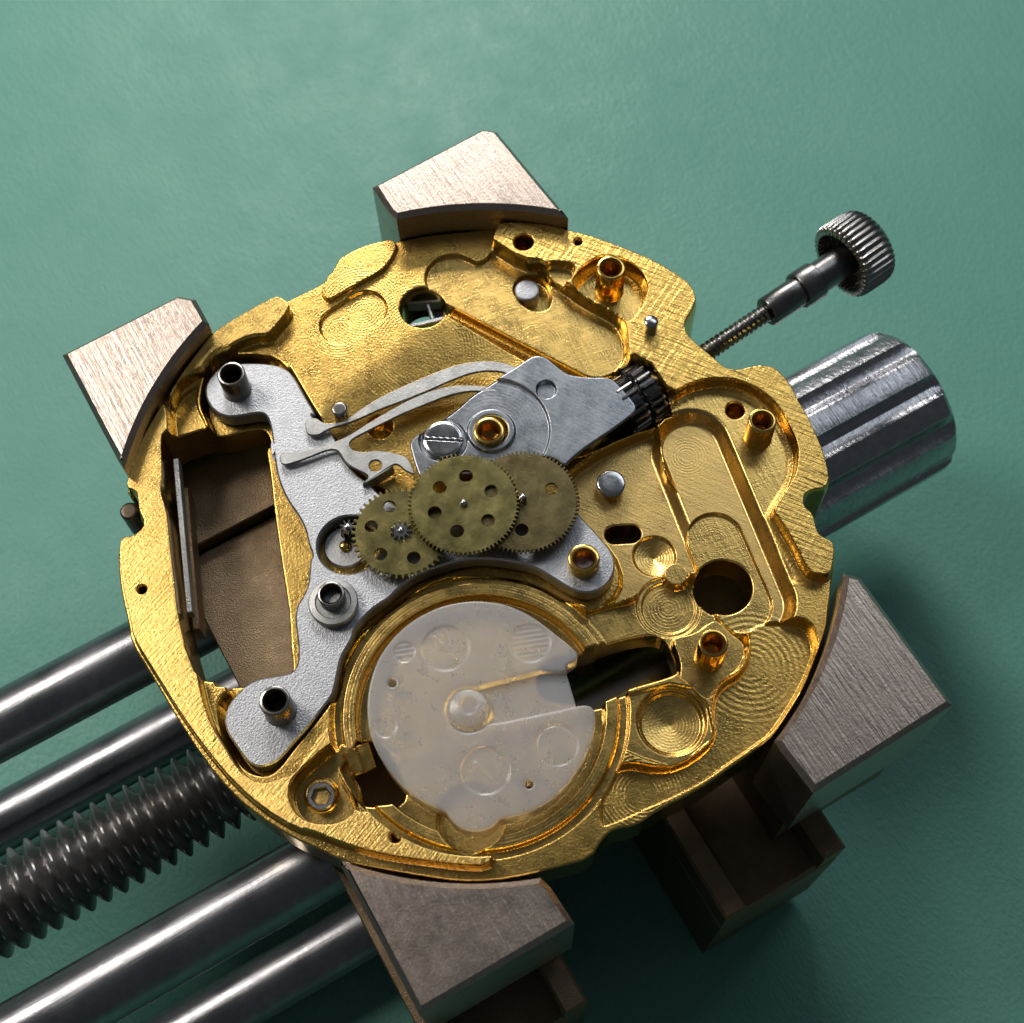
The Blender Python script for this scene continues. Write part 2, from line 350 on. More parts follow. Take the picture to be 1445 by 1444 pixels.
# ================================================================ gilt main plate
plate = empty('main_plate', (0, 0, 0))
fd = Field((-16.8, -15.8), (14.2, 15.0), .034, -.8)
OUT = wp(-.2, ('R5', (190, 350), (115, 345)), ('R1', (470, 1160), (500, 1060), (560, 930), (640, 800), (740, 650), (830, 530), (920, 400), (960, 350), (1100, 262), (1200, 205), (1290, 158), (1350, 140)),
    ('R2', (0, 560), (100, 510), (200, 465), (310, 395), (340, 350), (370, 290), (400, 270), (480, 225), (600, 180), (700, 162)),
    ('M', (556, 331), (600, 322), (650, 317), (700, 312), (745, 312), (800, 319)), ('R3', (620, 165), (760, 205), (900, 260), (1100, 340), (1250, 430), (1330, 490), (1370, 560), (1375, 610), (1350, 680), (1310, 730), (1305, 780), (1330, 830), (1400, 890)),
    ('S5', (200, 860), (235, 893), (300, 900), (360, 882), (430, 875), (490, 890), (530, 930), (570, 980), (610, 1060), (660, 1140), (700, 1230), (740, 1320), (770, 1444)),
    ('R4', (1225, 830), (1190, 865), (1110, 875), (1070, 900), (1070, 960), (1110, 990), (1140, 1040), (1150, 1110), (1180, 1150), (1250, 1180), (1270, 1240), (1262, 1330)),
    ('M', (1178, 810), (1172, 850)), ('S4', (1240, 80), (1180, 240), (1110, 420), (1020, 570), (940, 690), (880, 745), (700, 870), (500, 1010), (300, 1105)),
    ('S7', (1444, 190), (1340, 205), (1290, 250), (1240, 335), (1100, 375), (950, 410), (800, 436), (650, 440), (450, 410), (250, 375), (130, 350), (0, 285)),
    ('S6', (1250, 845), (1100, 755), (970, 645), (850, 500), (740, 330), (640, 160), (540, 0)), ('R5', (130, 1230), (75, 1000), (55, 800), (60, 700), (90, 650), (180, 635), (235, 590), (235, 550), (205, 490), (200, 400)))
fd.outline(chaikin(OUT, 1))
A = lambda z, *s, n=2: chaikin(wp(z, *s), n)
# --- upper right area slightly lower basin
# flange stays at base; basin round the hole
# raised rims (z = 0)
RL1 = A(0, ('R1', (1340, 140), (1405, 185), (1400, 235), (1330, 320), (1285, 372), (1190, 375), (1100, 410), (1020, 470), (930, 540), (830, 600), (770, 640), (745, 690), (720, 760), (700, 730), (735, 650), (820, 530), (915, 400), (960, 350), (1100, 258), (1290, 154)), n=1)
fd.level(RL1, 0, .1, 1)
RL2 = A(0, ('R1', (680, 735), (712, 780), (716, 900), (722, 1010), (728, 1130), (730, 1260)), ('R5', (440, 370), (414, 410), (414, 470), (440, 530), (470, 600), (480, 700), (500, 900), (520, 1050), (535, 1300), (550, 1444)),
    ('S6', (830, 70), (850, 180), (870, 270), (905, 370), (955, 450), (1020, 560), (1080, 600), (1120, 610), (1180, 590)),
    ('S1', (600, 860), (680, 730), (760, 610), (830, 540), (900, 535), (925, 570), (930, 640), (960, 720), (1000, 1080), (1060, 1100), (1200, 1060), (1310, 1030)),
    ('S7', (430, 110), (480, 130), (560, 190), (640, 240), (720, 255), (775, 255), (808, 290), (815, 340), (785, 388), (650, 385), (500, 365), (350, 345), (200, 310), (100, 278), (0, 235)),
    ('S6', (1250, 815), (1110, 730), (990, 625), (875, 490), (760, 330), (655, 160), (555, 0)), ('R5', (150, 1230), (95, 1000), (72, 800), (78, 700), (100, 655), (185, 640), (240, 592), (240, 550), (208, 490), (200, 400), (190, 352), (120, 345)),
    ('R1', (480, 1140), (530, 1000), (600, 870)), n=1)
fd.level(RL2, 0, .1, 1)
# top right rim, crosshatched
RT = A(0, ('Q', (820, 790), (838, 735), (870, 688), (940, 685), (1080, 690), (1230, 712), (1320, 745)), ('R3', (620, 160), (760, 202), (900, 256), (1100, 336), (1250, 428), (1335, 490), (1372, 560), (1375, 610), (1345, 680), (1308, 730), (1305, 780), (1330, 830), (1400, 890)),
    ('S5', (200, 860), (235, 893), (300, 900), (360, 882), (430, 875), (490, 890), (530, 930), (570, 980), (610, 1060), (660, 1140), (700, 1230), (740, 1320), (770, 1444)),
    ('R4', (1225, 830), (1190, 865), (1110, 875), (1070, 900), (1070, 960), (1110, 990), (1140, 1040), (1150, 1110), (1180, 1150), (1250, 1180), (1270, 1240), (1255, 1340), (1240, 1400), (1190, 1415), (1100, 1400), (1050, 1330), (1000, 1220), (940, 1120), (880, 1030), (855, 1000), (860, 960), (930, 860), (985, 780), (1010, 680), (1010, 570), (960, 460), (890, 330), (790, 240), (660, 175), (520, 155), (400, 170), (290, 215), (170, 300), (120, 260), (60, 170), (0, 130)),
    ('R3', (1330, 1230), (1090, 1180), (1040, 1120), (990, 1080), (960, 1030), (930, 950), (920, 860), (915, 770), (880, 700), (820, 655), (700, 600), (580, 520), (440, 440), (400, 350), (250, 340), (70, 225)), n=1)
# island upper left
fd.level(A(-.5, ('R2', (330, 395), (370, 300), (420, 240), (600, 170), (730, 170), (780, 210), (760, 280), (700, 370), (650, 410), (500, 490), (330, 590), (300, 600), (240, 540), (290, 430))), -.5, .08, 0)
fd.level(capsule(P(481, 459, -.8), P(516, 436, -.8), 1.0), -1.0, .12, 0)
fd.rings(P(512, 440, -1), .0, 2.2, .13, .005); fd.rings(P(480, 470, -1), .4, 1.6, .13, .004)
fd.rings(P(600, 470, -.8), 1.2, 3.0, .14, .003); fd.rings(P(560, 520, -.8), .2, 2.2, .14, .003)
# basin below capsule 1 and under the keyless work
BAS = A(-.8, ('M', (452, 592), (470, 520), (520, 470), (570, 440), (640, 400), (700, 420), (790, 480), (850, 520), (890, 520), (925, 545), (948, 590), (905, 612), (905, 660), (935, 720), (945, 770), (890, 830), (850, 870), (820, 850), (700, 800), (560, 800), (500, 720), (440, 650)), n=2)
b0 = P(560, 480, -.8); b1 = P(640, 565, -.8); bl = math.hypot(b1[0]-b0[0], b1[1]-b0[1])
def basin(X, Y):
    t = np.clip(((X-b0[0])*(b1[0]-b0[0])+(Y-b0[1])*(b1[1]-b0[1]))/bl/4.2, 0, 1); return -.8-.42*t*t*(3-2*t)
fd.level(BAS, basin, .1, 0)
fd.rings(P(600, 500, -1.4), 1.6, 3.4, .14, .003)
# capsule 1: plateau with a high wall behind
c1a, c1b = P(638, 391, -.8), P(843, 489, -.4)
cn = np.array([c1b[1]-c1a[1], -(c1b[0]-c1a[0])]); cn /= np.linalg.norm(cn)
fd.level(capsule(np.array(c1a)+cn*.62+np.array([.55, -.25]), np.array(c1b)+cn*.62, 1.32), -1.72, .5, 0)
fd.level(capsule(c1a, c1b, 1.27), -1.08, .1, 3)
fd.level(chaikin(wp(-1.08, ('Q', (700, 960), (783, 940))) + wp(0, ('Q', (822, 800), (900, 820), (1000, 870), (1180, 960)), ('R3', (580, 515), (700, 590), (820, 650), (880, 700), (915, 770), (920, 860)), ('R3', (800, 900), (400, 700), (100, 480))), 1), -1.08, .1, 3)
fd.rings(P(760, 490, -1.3), .6, 1.3, .12, .002)
fd.level(RT, 0, .1, 2)
# post pocket, top right
fd.level(A(0, ('R3', (595, 425), (700, 335), (780, 310), (900, 330), (1000, 390), (1065, 480), (1045, 610), (990, 690), (925, 755), (880, 690), (800, 640), (690, 590), (560, 500))), -1.0, .22, 3)
fd.level(A(-.0, ('R3', (400, 352), (500, 350), (590, 362), (600, 420), (540, 500), (440, 440))), -.55, .08, 3)
fd.level(A(0, ('R3', (185, 480), (200, 400), (260, 355), (370, 355), (440, 420), (450, 510), (430, 590), (300, 600)), n=2), -1.6, .12, 3)
# crescent pocket right
fd.level(A(0, ('R4', (150, 320), (290, 220), (400, 175), (520, 160), (660, 180), (790, 245), (885, 335), (950, 455), (1000, 560), (1005, 680), (980, 780), (920, 870), (860, 960), (850, 1020), (1100, 1444), (900, 1400), (600, 800), (300, 400))), -.85, .28, 3)
# left-of-capsule-2 area (lower), then capsule 2 plateau
fd.level(A(-1.1, ('R7', (800, 445), (1330, 190), (1400, 200), (1420, 300), (1444, 560)), ('S3', (900, 0), (1000, 120), (1050, 330), (950, 480), (770, 510), (700, 490), (600, 500), (510, 560), (430, 640), (270, 670), (100, 720), (0, 640), (-50, 400), (-80, 100))), -1.95, .1, 4)
c2a, c2b = P(972, 632, -1.1), P(1062, 852, -1.1)
fd.level(A(-1.3, ('S3', (270, 672), (430, 642), (500, 562), (600, 502), (700, 492), (770, 512), (900, 560), (1100, 700), (1150, 820), (1180, 920), (1150, 1000), (1080, 1120), (960, 1180), (910, 1260), (880, 1330), (850, 1200), (600, 1100), (560, 960), (300, 1000), (200, 960), (130, 770), (100, 720))), -1.95, .09, 3)
fd.level(capsule(P(976, 627, -.9), P(1066, 850, -1.1), 1.72), -1.5, .55, 4)
fd.level(capsule(P(1010, 757, -1.2), P(1050, 850, -1.2), 1.22), -1.68, .07, 3)
fd.rings(P(1010, 757, -1.2), .3, 1.3, .1, .003); fd.rings(P(970, 640, -1.2), .2, 1.1, .13, .003)
# right lower area
fd.level(A(-1.3, ('S4', (780, 60), (1060, 60), (1130, 90), (1160, 150), (1180, 240), (1110, 420), (1020, 570), (940, 690), (880, 745), (700, 870), (500, 1010), (300, 1105), (0, 1240), (-60, 1240), (-60, 1000), (60, 860), (340, 920), (600, 750), (565, 560), (620, 430), (740, 370), (790, 250))), -1.65, .15, 0)
fd.rings(P(905, 1120, -1.5), .5, 1.9, .15, .006); fd.rings(P(1060, 940, -1.5), .3, 2.6, .25, .003)
fd.level(A(-1.4, ('S4', (330, 150), (480, 130), (600, 30), (690, 120), (780, 190), (780, 260), (740, 360), (630, 420), (560, 560), (430, 430), (380, 400), (395, 300))), -1.4, .12, 3)
# hexagonal boss
fd.level(A(-1.1, ('S4', (92, 492), (230, 455), (340, 425), (470, 450), (560, 560), (598, 735), (440, 870), (350, 908), (190, 860), (68, 808), (78, 640)), n=0), -.95, .1, 3)
hc = P(*px('S4', (350, 640))[0], -1.1)
def cone(c, z, k): return lambda X, Y: z+k*np.hypot(X-c[0], Y-c[1])
fd.level(circ(hc, 1.42, 60), -1.2, .09, 3); fd.level(circ(hc, 1.28, 60), cone(hc, -1.55, .15), .1, 3); fd.rings(hc, .1, 1.3, .13, .0025)
dc = P(924.5, 777.5, -1.35); fd.level(circ(dc, .95, 48), cone(dc, -2.3, .25), .1, 3); fd.rings(dc, .1, .9, .12, .003)
dB = P(*px('S3', (650, 700))[0], -1.8); fd.level(circ(dB, 1.38, 48), -2.05, .06, 3); fd.level(circ(dB, 1.15, 48), -2.15, .06, 3); fd.rings(dB, .1, 1.1, .14, .003)
fd.level(circ(P(*px('S3', (700, 480))[0], -1.2), .55, 30), -1.5, .07, 3)
# disc pocket
DC = np.array([-1.3, -8.25])
fd.level(circ(DC, 6.0, 120), -1.5, .08, 3); fd.level(circ(DC, 5.6, 120), -1.15, .08, 3); fd.level(circ(DC, 5.05, 120), -1.9, .1, 3)
fd.rings(DC, 5.1, 5.6, .13, .004)
fd.level(circ(P(664, 1150, -1), 1.4, 50), -2.7, .1, 3)
for q in ((265, 520), (962, 1035)): fd.level(circ(P(480+.277*q[0], 820+.277*q[1], -1.2), .3, 24), -3.3, .06, 5)
# silver bridge pocket
BP = A(-1, ('R1', (890, 790), (895, 700), (920, 610), (980, 530), (1060, 490), (1200, 480), (1320, 500), (1420, 590)), ('R6', (80, 110), (150, 190), (230, 330), (320, 480), (380, 560), (500, 700), (600, 850), (800, 960)),
     ('M', (600, 740), (780, 740), (850, 745), (882, 790), (880, 830), (840, 862), (800, 850), (752, 822), (700, 812), (640, 812), (600, 825), (562, 850), (520, 885)), ('S1', (980, 60), (930, 200), (910, 330), (860, 420), (740, 580), (620, 720), (540, 830), (470, 890), (390, 900), (300, 860), (230, 770), (150, 640), (120, 520), (120, 400), (200, 330), (80, 320)), ('R5', (700, 1300), (1000, 900), (900, 300)), ('R1', (1200, 1000), (1000, 960), (950, 940), (930, 880)), n=1)
fd.level(BP, -1.75, .25, 0)
# ledge above the window and shelf
fd.level(A(-1, ('R1', (760, 1000), (740, 900), (740, 800), (790, 720), (880, 660), (890, 700), (880, 780), (935, 880), (945, 935), (860, 960))), -1.05, .1, 0)
# screw pocket
fd.level(A(0, ('S1', (880, 610), (935, 640), (955, 740), (905, 760), (880, 850), (960, 970), (1010, 1080), (960, 1150), (850, 1195), (720, 1185), (630, 1140), (572, 1050), (570, 940), (620, 860), (720, 770), (800, 700), (860, 660))), -1.15, .1, 3)
fd.level(circ(P(*px('S1', (785, 1005))[0], -1.1), .68, 36), -.8, .1, 3)
# slot round the winding pinion
fd.level(A(-1.2, ('M', (858, 535), (905, 512), (955, 588), (928, 602), (880, 617), (830, 641), (812, 646), (800, 638)), n=1), -3.3, .1, 5)
# through holes
fd.hole(circ(P(*px('Q', (415, 1225))[0], -1.1), 1.06, 60))
fd.hole(circ(P(*px('S3', (1000, 565))[0], -1.4), 1.22, 60))
fd.hole(capsule(P(868, 747, -1.35), P(892, 745.5, -1.35), .42))
fd.hole(A(-1.6, ('S3', (150, 990), (250, 930), (440, 882), (560, 868), (620, 892), (660, 960), (710, 1110), (695, 1165), (640, 1195), (370, 1270), (170, 1360), (60, 1340), (-200, 1300), (-180, 1050)), n=1))
fd.hole(A(-1.5, ('S1', (1010, 650), (1090, 640), (1180, 700), (1290, 850), (1320, 985), (1300, 1040), (1220, 1080), (1080, 1080), (1040, 1060), (1040, 960), (960, 850))))
WIN = A(-1.7, ('R1', (745, 1015), (790, 985), (860, 965), (935, 940), (1040, 945), (1130, 915), (1230, 900), (1275, 925), (1300, 1000)), ('R5', (1085, 60), (1110, 200), (1140, 480), (1170, 700), (1200, 900), (1225, 1060), (1245, 1200), (1255, 1444)), ('S1', (600, 130), (600, 230), (430, 300), (280, 315), (70, 325), (20, 290)), ('R5', (570, 1380), (545, 1250), (525, 1050), (505, 900), (485, 700), (475, 600), (450, 530), (430, 450), (445, 370), (430, 100)), n=1)
fd.hole(WIN)
# small holes
for f, q, r in (('R3', (265, 240), .42), ('R3', (612, 238), .16), ('R4', (632, 305), .38), ('R5', (245, 1025), .17), ('S7', (370, 258), .2), ('R6', (710, 590), .0)):
    if r: c_ = P(*px(f, q)[0], -.1); fd.level(circ(c_, r+.07, 28), -.12, .08, None, rel=True); fd.level(circ(c_, r, 28), -2.6, .07, 5)
fd.level(circ(P(*px('R6', (710, 570))[0], -1.4), .58, 30), -2.4, .08, 5)
base = fd.build('plate_body', [gold, gold_rim, gold_cross, gold_floor, gold_rub, gold_wall], -3.4, plate)
# thin underside closing the plate
for f, q, z0, z1, r, ri in (('R3', (822, 395), -1.05, .85, .64, .46), ('R4', (795, 420), -.9, .75, .60, .42), ('S4', (590, 190), -1.5, .5, .60, .42)):
    post('post', P(*px(f, q)[0], z1), z0, z1, r, ri, brass, brass_bore, plate, 1.2, flare=.02)
post('bushing', P(690, 607.5, .05), -1.4, .05, .66, .45, brass, brass_bore, plate, .8)
post('bushing', P(824, 788, .0), -1.4, .0, .66, .42, brass, brass_bore, plate, .8)
def pin(c, z0, z1, r, m, dome=.0, name='pin'):
    M = Matrix.Translation((c[0], c[1], 0)); return lathe(name, [(r, z0), (r, z1-.05), (r-.04, z1-.01), (r-.08, z1), (r*.5, z1+dome), (.02, z1+dome)], m, plate, 30, M)
pin(P(*px('R3', (1078, 735))[0], .7), -.1, .7, .31, steel, .03)
pin(P(*px('R6', (445, 435))[0], .0), -1.6, .0, .34, post_steel)
pin(P(*px('Q', (1035, 1100))[0], -.85), -1.8, -.85, .55, silver)
pin(P(*px('R7', (1093, 548))[0], -1.25), -1.5, -1.25, .62, steel)
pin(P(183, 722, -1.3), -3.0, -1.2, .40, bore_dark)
tag(plate, 'round gilt brass movement plate full of milled pockets and holes', 'watch plate')

# ================================================================ parts in and on the plate
# steel strip standing in the window
s0, s1 = P(*px('R5', (470, 130))[0], -1.2), P(*px('R5', (565, 1175))[0], -1.2)
def strip(name, a, b, wd, z0, z1, m, bev=.03):
    a = np.array(a); b = np.array(b); d = (b-a)/np.linalg.norm(b-a); n = np.array([-d[1], d[0]])*wd/2
    c = (a+b)/2
    return prism(name, [[a-n, b-n, b+n, a+n]], z0, z1, m, None, bev, loc=(c[0], c[1], z0))
tag(strip('steel_strip', s0, s1, .25, -1.9, -1.2, silver), 'thin pale metal strip on edge along the left wall of the long window', 'metal strip')
tag(strip('brass_strip', P(*px('R5', (530, 330))[0], -2.6), P(*px('R5', (612, 1290))[0], -2.6), .3, -3.9, -2.6, bar_metal), 'dull brown strip lying beside the thin pale strip in the long window', 'metal strip')
# nickel bridge
bridge = empty('nickel_bridge', (-10, -1, -1.6)); IB = Matrix.Translation(-bridge.location)
BR = A(-.7, ('L', (608, 745), (625, 690), (665, 640), (700, 600), (830, 577), (1000, 580), (1100, 605), (1160, 660), (1230, 790), (1300, 905)), ('R6', (260, 470), (310, 520), (370, 560), (420, 620), (460, 740), (510, 810), (570, 870), (640, 915), (700, 985), (800, 1050)),
     ('M', (600, 740), (780, 735), (810, 720), (817, 726), (835, 745), (850, 762), (864, 779), (869, 799), (862, 820), (843, 835), (822, 837), (802, 830), (775, 812), (750, 798), (700, 789), (660, 788), (620, 799), (585, 812), (562, 830), (548, 845), (535, 852), (516, 867), (500, 887)),
     ('S1', (980, 0), (945, 60), (910, 120), (890, 200), (872, 300), (850, 375), (790, 450), (700, 570), (600, 680), (520, 775), (465, 808), (390, 825), (330, 805), (285, 755), (240, 690), (190, 620), (165, 550), (168, 480), (200, 410), (260, 340), (320, 290), (370, 265), (450, 250), (560, 233), (605, 212), (635, 160), (637, 60)),
     ('R5', (1290, 1300), (1280, 1210), (1295, 1130), (1330, 1075), (1368, 1000), (1380, 900), (1383, 825), (1405, 785), (1375, 720), (1350, 600), (1300, 510), (1240, 430), (1190, 330), (1160, 240), (1140, 100), (1125, 0)),
     ('L', (1040, 1200), (1030, 1080), (1015, 960), (985, 895), (940, 885), (880, 895), (780, 912), (720, 905), (660, 870), (620, 810)), n=2)
rc = P(*px('K', (560, 980))[0], -.7)
o = prism('bridge_plate', [BR, circ(rc, 1.32, 60), circ(P(*px('M', (692, 607))[0], -.7), .01, 3)][:2], -1.6, -.7, silver, bridge, .07); o.data.transform(IB)
def bpost(name, f, q, z0, z1, r, ri, fl=.02):
    o = post(name, P(*px(f, q)[0], z1), z0, z1, r, ri, post_steel, bore_dark, bridge, 1.3, flare=fl, tip=False); o.data.transform(IB)
bpost('post', 'L', (770, 645), -.72, .75, .60, .43); bpost('post', 'S1', (485, 400), -.72, .75, .62, .43)
M = Matrix.Translation((*P(471, 852, -.5), 0))
o = lathe('washer', [(.6, -.72), (1.0, -.72), (1.02, -.3), (.98, -.24), (.75, -.22), (.7, -.3), (.4, -.3)], spring_steel, bridge, 40, M); o.data.transform(IB)
bpost('post', 'M', (467, 838), -.4, .25, .56, .40)
tag(bridge, 'pale grey sandblasted bridge with three hollow steel posts on the left half of the plate', 'bridge')
# hole contents: dark recess ring, small disc and fork
lo = P(*px('K', (520, 1000))[0], -1.3)
t = empty('jewel_disc', (*lo, -1.75)); lathe('disc', [(.9, 0), (.93, .35), (.88, .42), (.2, .42)], spring_steel, t, 40)
lathe('pivot', [(.24, .42), (.24, .55), (.14, .62), (.02, .62)], brass, t, 20, Matrix.Translation((-.02, -.02, 0)))
tag(t, 'small grey disc with a brass pivot in the round opening left of the wheels', 'disc')
def gear_poly(n, ro, rr, a0=0, fat=.5):
    p = []
    for i in range(n):
        a = a0+2*math.pi*i/n; s = 2*math.pi/n
        for t, r in ((-.5*1, rr), (-.27, rr), (-.21, rr+(ro-rr)*.55), (-.10, ro), (.10, ro), (.21, rr+(ro-rr)*.55), (.27, rr)):
            if t == -.5: r = rr
            p.append((r*math.cos(a+t*s), r*math.sin(a+t*s)))
    return np.array(p)
def wheel(name, c, z, n, r, teeth_h, holes, hr, rad, label, th=.16, pin_n=0, pr=.36, a0=0., ph=.35, m=None, hub=0):
    t = empty(name, (c[0], c[1], z-th)); lp = [gear_poly(n, r, r-teeth_h)]
    for a in holes: lp.append(circ((rad*math.cos(a), rad*math.sin(a)), hr, 24))
    prism('wheel', lp, 0, th, m or wheel_brass, t, .014)
    if pin_n: prism('pinion', [gear_poly(pin_n, pr, pr*.62)], -.5, th+ph, steel, t, .02)
    lathe('arbor', [(.16, -.6), (.16, th+ph*.9), (.13, th+ph+.04), (.06, th+ph+.08), (.01, th+ph+.08)], steel, t, 18)
    tag(t, label, 'gear wheel', 'three brass wheels of the hand setting train'); return t
g1 = (-4.62, -.81); g2 = (-2.0, .29); g3 = (.47, .47)
def ang(c, f, q, z): p = P(*px(f, q)[0], z); return math.atan2(p[1]-c[1], p[0]-c[0])
h1 = [ang(g1, 'R6', q, -.3) for q in ((750, 1030), (630, 1190), (710, 1370), (920, 1390))]
wheel('gear_wheel', g1, -.18, 46, 2.08, .17, h1, .27, 1.28, 'lower left brass wheel with a bright star-shaped pinion and coarse teeth', pin_n=11, pr=.46, ph=.18)
h2 = [ang(g2, 'R6', q, .1) for q in ((1255, 850), (1060, 925), (1035, 1110), (1195, 1230), (1395, 1155), (1420, 965))]
wheel('gear_wheel', g2, .20, 76, 2.34, .13, h2, .28, 1.27, 'middle brass wheel lying over both others, ring of six round holes', pin_n=8, pr=.17, ph=.12, th=.15)
h3 = [ang(g3, 'R7', q, -.1) for q in ((730, 585), (525, 855))]
wheel('gear_wheel', g3, .0, 78, 2.36, .13, h3, .27, 1.3, 'right brass wheel partly under the middle one, nearest the grey cover plate', ph=.45, th=.16, m=wheel_dark)
# black pinion seen at the edge of the round opening
pc = P(*px('K', (545, 760))[0], -.6); t = empty('small_pinion', (*pc, -1.5)); prism('leaves', [gear_poly(9, .36, .22)], 0, .9, black_steel, t, .02); lathe('arbor', [(.13, .9), (.13, 1.0), (.02, 1.05)], steel, t, 16)
tag(t, 'tiny dark steel pinion half hidden under the lower left wheel', 'pinion')
# keyless cover plate
keyp = empty('cover_plate', (1, 4, -.6)); IK = Matrix.Translation(-keyp.location)
KP = A(-.25, ('R6', (1180, 450), (1300, 340)), ('R3', (0, 1170), (90, 1110), (220, 1030), (310, 968), (350, 958), (405, 966), (455, 1005), (520, 1060), (570, 1085), (700, 1098), (800, 1095), (850, 1120), (900, 1175), (955, 1235), (985, 1280), (975, 1320), (940, 1350), (820, 1440)),
      ('R7', (1000, 280), (900, 350), (830, 410), (800, 445)), ('R7', (740, 400), (620, 372), (480, 362), (300, 480), (60, 480)), ('R6', (1000, 870), (960, 880), (930, 800), (900, 700), (895, 650), (960, 590), (1080, 520)), n=1)
kc = P(*px('R7', (330, 215))[0], -.25)
kf = Field((min(p[0] for p in KP)-.3, min(p[1] for p in KP)-.3), (max(p[0] for p in KP)+.3, max(p[1] for p in KP)+.3), .035, -.2)
kf.outline(KP); kf.level(circ(kc, 2.55, 80), -.36, .07); kf.rings(kc, 1.1, 2.5, .16, .0007); kf.level(circ(kc, 1.05, 60), -.20, .06); kf.level(circ(P(*px('R3', (410, 1175))[0], -.25), .45, 36), -.42, .05)
kf.hole(circ(kc, .72, 40))
scc = P(*px('R6', (1105, 630))[0], -.2); kf.level(circ(scc, 1.05, 40), -.5, .05)
o = kf.build('cover_sheet', [plate_steel], -.35, keyp); o.data.transform(IK)
tag(keyp, 'dark grey brushed cover plate with a round turned recess beside the crown stem', 'cover plate')
# slotted screw
t = empty('slotted_screw', (*scc, -.5)); sf = Field((-1.1, -1.1), (1.1, 1.1), .02, .3); sf.outline(circ((0, 0), .88, 60)); sf.level(circ((0, 0), .8, 60), .32, .08)
sa = math.radians(-4); sf.level([(math.cos(sa)*a-math.sin(sa)*b_, math.sin(sa)*a+math.cos(sa)*b_) for a, b_ in ((-1.2, -.10), (1.2, -.10), (1.2, .10), (-1.2, .10))], .08, .03)
sf.build('screw_head', [steel], 0, t); tag(t, 'polished round screw head with a straight slot, left of the brass bushing', 'screw')
# springs / levers
def lever(name, segs, z, th, m, label, cat, holes=(), extra=None, n=2):
    p = A(z, *segs, n=n); p = p[::-1] if area2(p) < 0 else p; p = offset(p, .025); c = p.mean(0); t = empty(name, (c[0], c[1], z-th))
    o = prism('lever_blade', [p]+list(holes), z-th, z, m, t, .03); o.data.transform(Matrix.Translation(-t.location))
    if extra:
        e = prism('bent_tab', [A(z, *extra, n=1)], z-.75, z-.005, m, t, .03); e.data.transform(Matrix.Translation(-t.location))
    tag(t, label, cat); return t
lever('jumper_spring', [('R6', (225, 560), (225, 520), (250, 495), (300, 490), (345, 525), (420, 525), (480, 510), (560, 450), (700, 360), (850, 290), (1000, 225), (1150, 165), (1300, 130), (1444, 130)), ('M', (715, 512), (735, 520), (760, 540), (740, 545), (722, 530), (700, 523)), ('R6', (1300, 205), (1150, 262), (1000, 330), (850, 390), (700, 445), (560, 510), (460, 545), (400, 560), (340, 590), (315, 608), (240, 608))], -.36, .16, spring_steel,
      'upper long curved steel spring arm reaching from the bridge to the cover plate', 'spring')
lever('setting_spring', [('R6', (60, 770), (68, 720), (120, 708), (220, 710), (300, 680), (420, 645), (520, 595), (700, 480), (900, 370), (1050, 310), (1180, 283), (1290, 283), (1400, 290), (1480, 330), (1400, 340), (1300, 322), (1150, 350), (1000, 410), (850, 470), (700, 545), (560, 615), (515, 645), (515, 680), (550, 705), (620, 708), (700, 698), (830, 720), (890, 750), (920, 820), (935, 862), (870, 840), (825, 795), (790, 792), (700, 855), (600, 918), (590, 905), (640, 865), (550, 825), (480, 780), (450, 720), (420, 698), (370, 700), (250, 750), (150, 785), (90, 800))], -.36, .16, spring_steel,
      'forked steel lever with one round hole lying under the upper spring arm', 'lever', holes=[circ(P(*px('R6', (670, 775))[0], 0), .27, 24)], extra=[('R6', (590, 910), (700, 848), (785, 795), (790, 805), (700, 862), (597, 920))])
# winding pinions on the stem axis
def axis_pts(zc=-1.4):
    a = np.array([*P(*px('S5', (300, 710))[0], zc), zc]); b_ = np.array([*P(*px('S5', (810, 370))[0], zc), zc]); d = (b_-a)/np.linalg.norm(b_-a); return a, d
a_, d_ = axis_pts()
ctr = np.array([*P(906, 556, -.75), -.75]); s_ = (ctr-a_)@d_; ax = a_+d_*s_
t = empty('winding_pinion', tuple(ax)); 
for k, (off, rr, th, nn) in enumerate(((-1.05, 1.3, .85, 19), (-.05, 1.38, .75, 19))):
    Mx = frame(tuple(d_*off), tuple(d_)); prism('toothed_ring', [gear_poly(nn, rr, rr-.28, .1*k)], 0, th, black_steel, t, .05, M=Mx)
lathe('sleeve', [(.55, -2.2), (.75, -2.1), (.75, 1.2), (.5, 1.3)], black_steel, t, 24, frame((0, 0, 0), tuple(d_)))
tag(t, 'black toothed winding pinion in the slot at the end of the cover plate', 'pinion')
# crown and stem
t = empty('winder', tuple(a_)); 
def sd(q): p = np.array([*P(*px('S5', q)[0], -1.4), -1.4]); return float((p-a_)@d_)
Mx = frame((0, 0, 0), tuple(d_)); s0_ = sd((110, 835)); s1_ = sd((440, 618)); s2_ = sd((600, 512)); s3_ = sd((690, 450)); sc_ = sd((812, 370)); s4_ = sc_+1.85
zz = np.arange(s0_-2.0, s1_, .035)
lathe('stem_thread', [(.42, float(z)) for z in zz], black_steel, t, 30, Mx, lambda r, z, a: .36+.09*abs(2*((z/.27-a/(2*math.pi)) % 1)-1), smooth=25)
lathe('stem_sleeve', [(.3, s1_-.02), (.66, s1_), (.70, s1_+.05), (.70, s2_)], black_steel, t, 36, Mx)
lathe('stem_collar', [(.6, s2_-.02), (.84, s2_), (.88, s2_+.06), (.88, s3_-.06), (.82, s3_)], black_steel, t, 36, Mx)
lathe('stem_shaft', [(.5, s3_-.01), (.76, s3_), (.76, sc_+1.3)], black_steel, t, 36, Mx)
